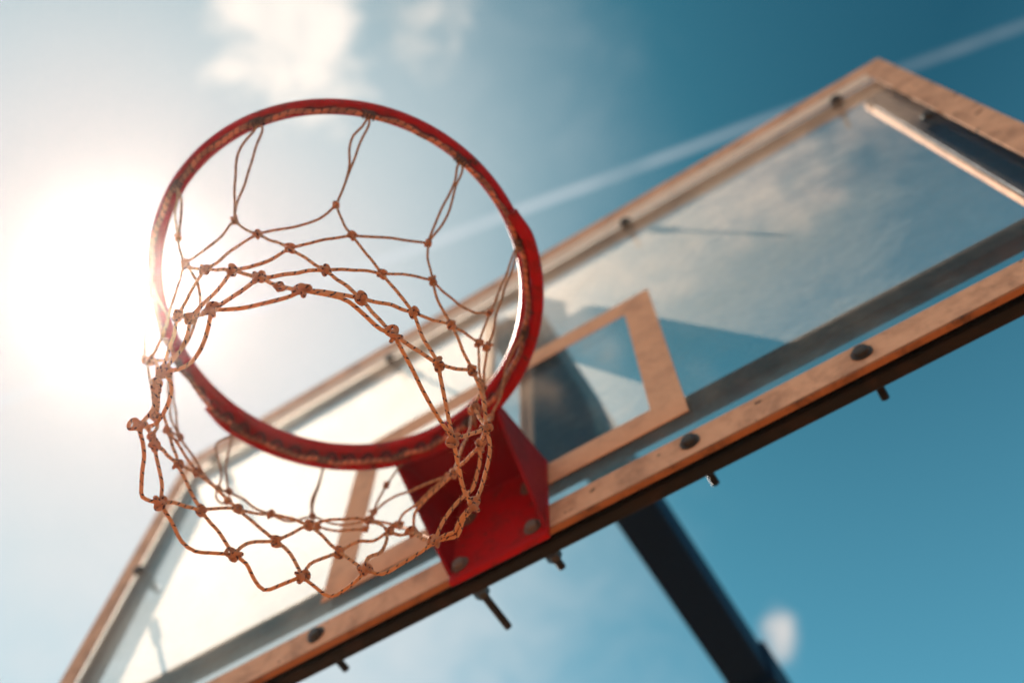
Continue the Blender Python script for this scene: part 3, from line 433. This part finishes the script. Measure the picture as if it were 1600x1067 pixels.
KSIZE = [0.8, 0.8, 0.8, 0.8, 0.8, 0.95, 0.95, 0.95, 0.95, 0.95, 0.95, 1.05, 1.05, 1.05, 1.05, 1.05, 1.05, 1.05, 1.05, 1.05, 1.05, 1.05, 1.05, 1.15, 1.15, 1.15, 1.15, 1.15, 1.15, 1.15, 1.15, 1.15, 1.15, 1.15, 1.15, 1.3, 1.3, 1.3, 1.3, 1.3, 1.3, 1.3, 1.3, 1.3, 1.3, 1.3, 1.3, 1.45, 1.45, 1.45, 1.45, 1.45, 1.45, 1.45, 1.45, 1.45, 1.45, 1.45, 1.45, 0.8, 0.8, 0.8, 0.8, 0.8, 0.8, 0.8, 0.9, 0.9, 0.9, 0.9, 0.9, 0.8, 0.9, 0.9, 0.9]
net = thing('net', 'tan knotted cord basketball net with dark flecks hanging open from the red rim', 'basketball net', RC)
CR = 0.00152
bm = bmesh.new(); uvl = bm.loops.layers.uv.new('cord')
for i, c in enumerate(CORDS):
    pts = catmull(c, 0.006)
    n = len(pts); L = (pts[0] - pts[-1]).length
    for j in range(1, n - 1):       # small irregular bends of used cord
        w = math.sin(PI * j / (n - 1)); q = pts[j] * 38 + Vector((i * 3.1, 0, 0))
        pts[j] = pts[j] + noise.noise_vector(q) * 0.0018 * w
    z0_, z1_ = c[0][2], c[-1][2]
    tube(bm, pts, CR * random.uniform(0.96, 1.06), 10, False, uvl, lambda t: 1 + 0.30 * smooth01((2.93 - (z0_ + (z1_ - z0_) * t)) / 0.2))
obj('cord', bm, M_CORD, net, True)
# rope laced round under the ring
bm = bmesh.new(); uvl = bm.loops.layers.uv.new('cord')
tube(bm, [ringp(rope_r(2 * PI * i / 480) + 0.0012 * math.sin(i * 0.31), 2 * PI * i / 480, rope_z(2 * PI * i / 480) + 0.0016 * math.sin(i * 0.47)) for i in range(480)], 0.0030, 10, True, uvl)
obj('rim_rope', bm, M_ROPE, net, True)
def knot_mesh(bm, uvl, p, axis, R, rc, seed, squash=0.8, stretch=1.25):
    rnd = random.Random(seed); axis = Vector(axis).normalized(); s1 = axis.orthogonal().normalized(); s1.rotate(Matrix.Rotation(rnd.uniform(0, PI), 3, axis)); s2 = axis.cross(s1)
    pts = []; N = 64; ph = rnd.uniform(0, 6.28)
    for i in range(N):
        t = 2 * PI * i / N
        # trefoil: three crossing turns of cord pulled tight
        x = (math.sin(t) + 2 * math.sin(2 * t)) / 3; y = (math.cos(t) - 2 * math.cos(2 * t)) / 3; z = -math.sin(3 * t) * 0.62
        pts.append(p + (axis * (x * stretch) + s1 * (y * squash) + s2 * z) * R)
    tube(bm, pts, rc, 8, True, uvl)
# axis of each knot from the cords that meet there
ends = {}
for c in CORDS:
    for a, b in ((c[0], c[1]), (c[-1], c[-2])): ends.setdefault(tuple(a), []).append((Vector(b) - Vector(a)).normalized())
for i, k in enumerate(KNOTS):
    d = ends.get(tuple(k), [Vector((1, 0, 0))]); ax = Vector((0, 0, 0))
    for v in d: ax += v if v.dot(d[0]) > 0 else -v
    if ax.length < 0.1: ax = d[0]
    bm = bmesh.new(); uvl = bm.loops.layers.uv.new('cord'); S = KSIZE[i]
    knot_mesh(bm, uvl, Vector(k), ax, 0.0046 * S, 0.0020 * (0.85 + 0.15 * S), i, random.uniform(.72, .95), random.uniform(1.0, 1.45))
    bmesh.ops.create_icosphere(bm, subdivisions=2, radius=0.0034 * S, matrix=Matrix.Translation(Vector(k)))
    obj('knot', bm, M_KNOT, net, True)
for a in HANG:      # lashings that tie the net to the rope
    bm = bmesh.new(); uvl = bm.loops.layers.uv.new('cord'); a = math.radians(a)
    p = ringp(rope_r(a), a, rope_z(a)); t = ringp(rope_r(a), a + 0.01, rope_z(a)) - p; t.normalize()
    pts = []; N = 60; s2 = Vector((0, 0, 1)); s1 = t.cross(s2)
    for j in range(N):
        th = j / N * 2 * PI * 4; pts.append(p + t * ((j / N - 0.5) * 0.016) + (s1 * math.cos(th) + s2 * math.sin(th)) * (0.0040 + 0.0012 * math.sin(j * 1.7)) + Vector((0, 0, 0.001)))
    tube(bm, pts, 0.0014, 8, False, uvl)
    obj('lashing', bm, M_ROPE_D, net, True)
# frayed fibres on the most worn cords near the bracket
bm = bmesh.new(); rnd = random.Random(3)
uvl = bm.loops.layers.uv.new('cord')
for c in CORDS:
    pts = catmull(c, 0.004)
    for p in pts:
        near = (p - Vector((0.09, 0.165, 2.75))).length
        k = 3 if near < 0.06 else (1 if near < 0.11 else 0)
        if not k and rnd.random() < 0.12: k = 1
        for _ in range(k):
            d = Vector((rnd.gauss(0, 1), rnd.gauss(0, 1), rnd.gauss(0, 1))).normalized(); L = rnd.uniform(0.0012, 0.004 if near < .1 else 0.0022)
            q = p + d * CR; e2 = q + d * L + Vector((rnd.gauss(0, 1), rnd.gauss(0, 1), rnd.gauss(0, 1))) * L * 0.4
            tube(bm, [q, (q + e2) / 2 + Vector((rnd.gauss(0, 1), rnd.gauss(0, 1), rnd.gauss(0, 1))) * L * 0.15, e2], 0.00010, 3)
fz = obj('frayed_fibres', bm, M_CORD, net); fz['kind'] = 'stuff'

# ------------------------------------------------------------------ haze, added to veil things near the sun as lens bloom does
if HAZE > 0:
    m, t, o = mat('haze'); pv = t.new('ShaderNodeVolumePrincipled')
    pv.inputs['Color'].default_value = (0.98, 0.96, 0.93, 1); pv.inputs['Density'].default_value = HAZE; pv.inputs['Anisotropy'].default_value = HAZE_G
    t.l.new(pv.outputs[0], o.inputs['Volume'])
    hzo = obj('haze', B((-260, 260, -260, 260, -1.0, 4.06)), m); hzo['kind'] = 'stuff'
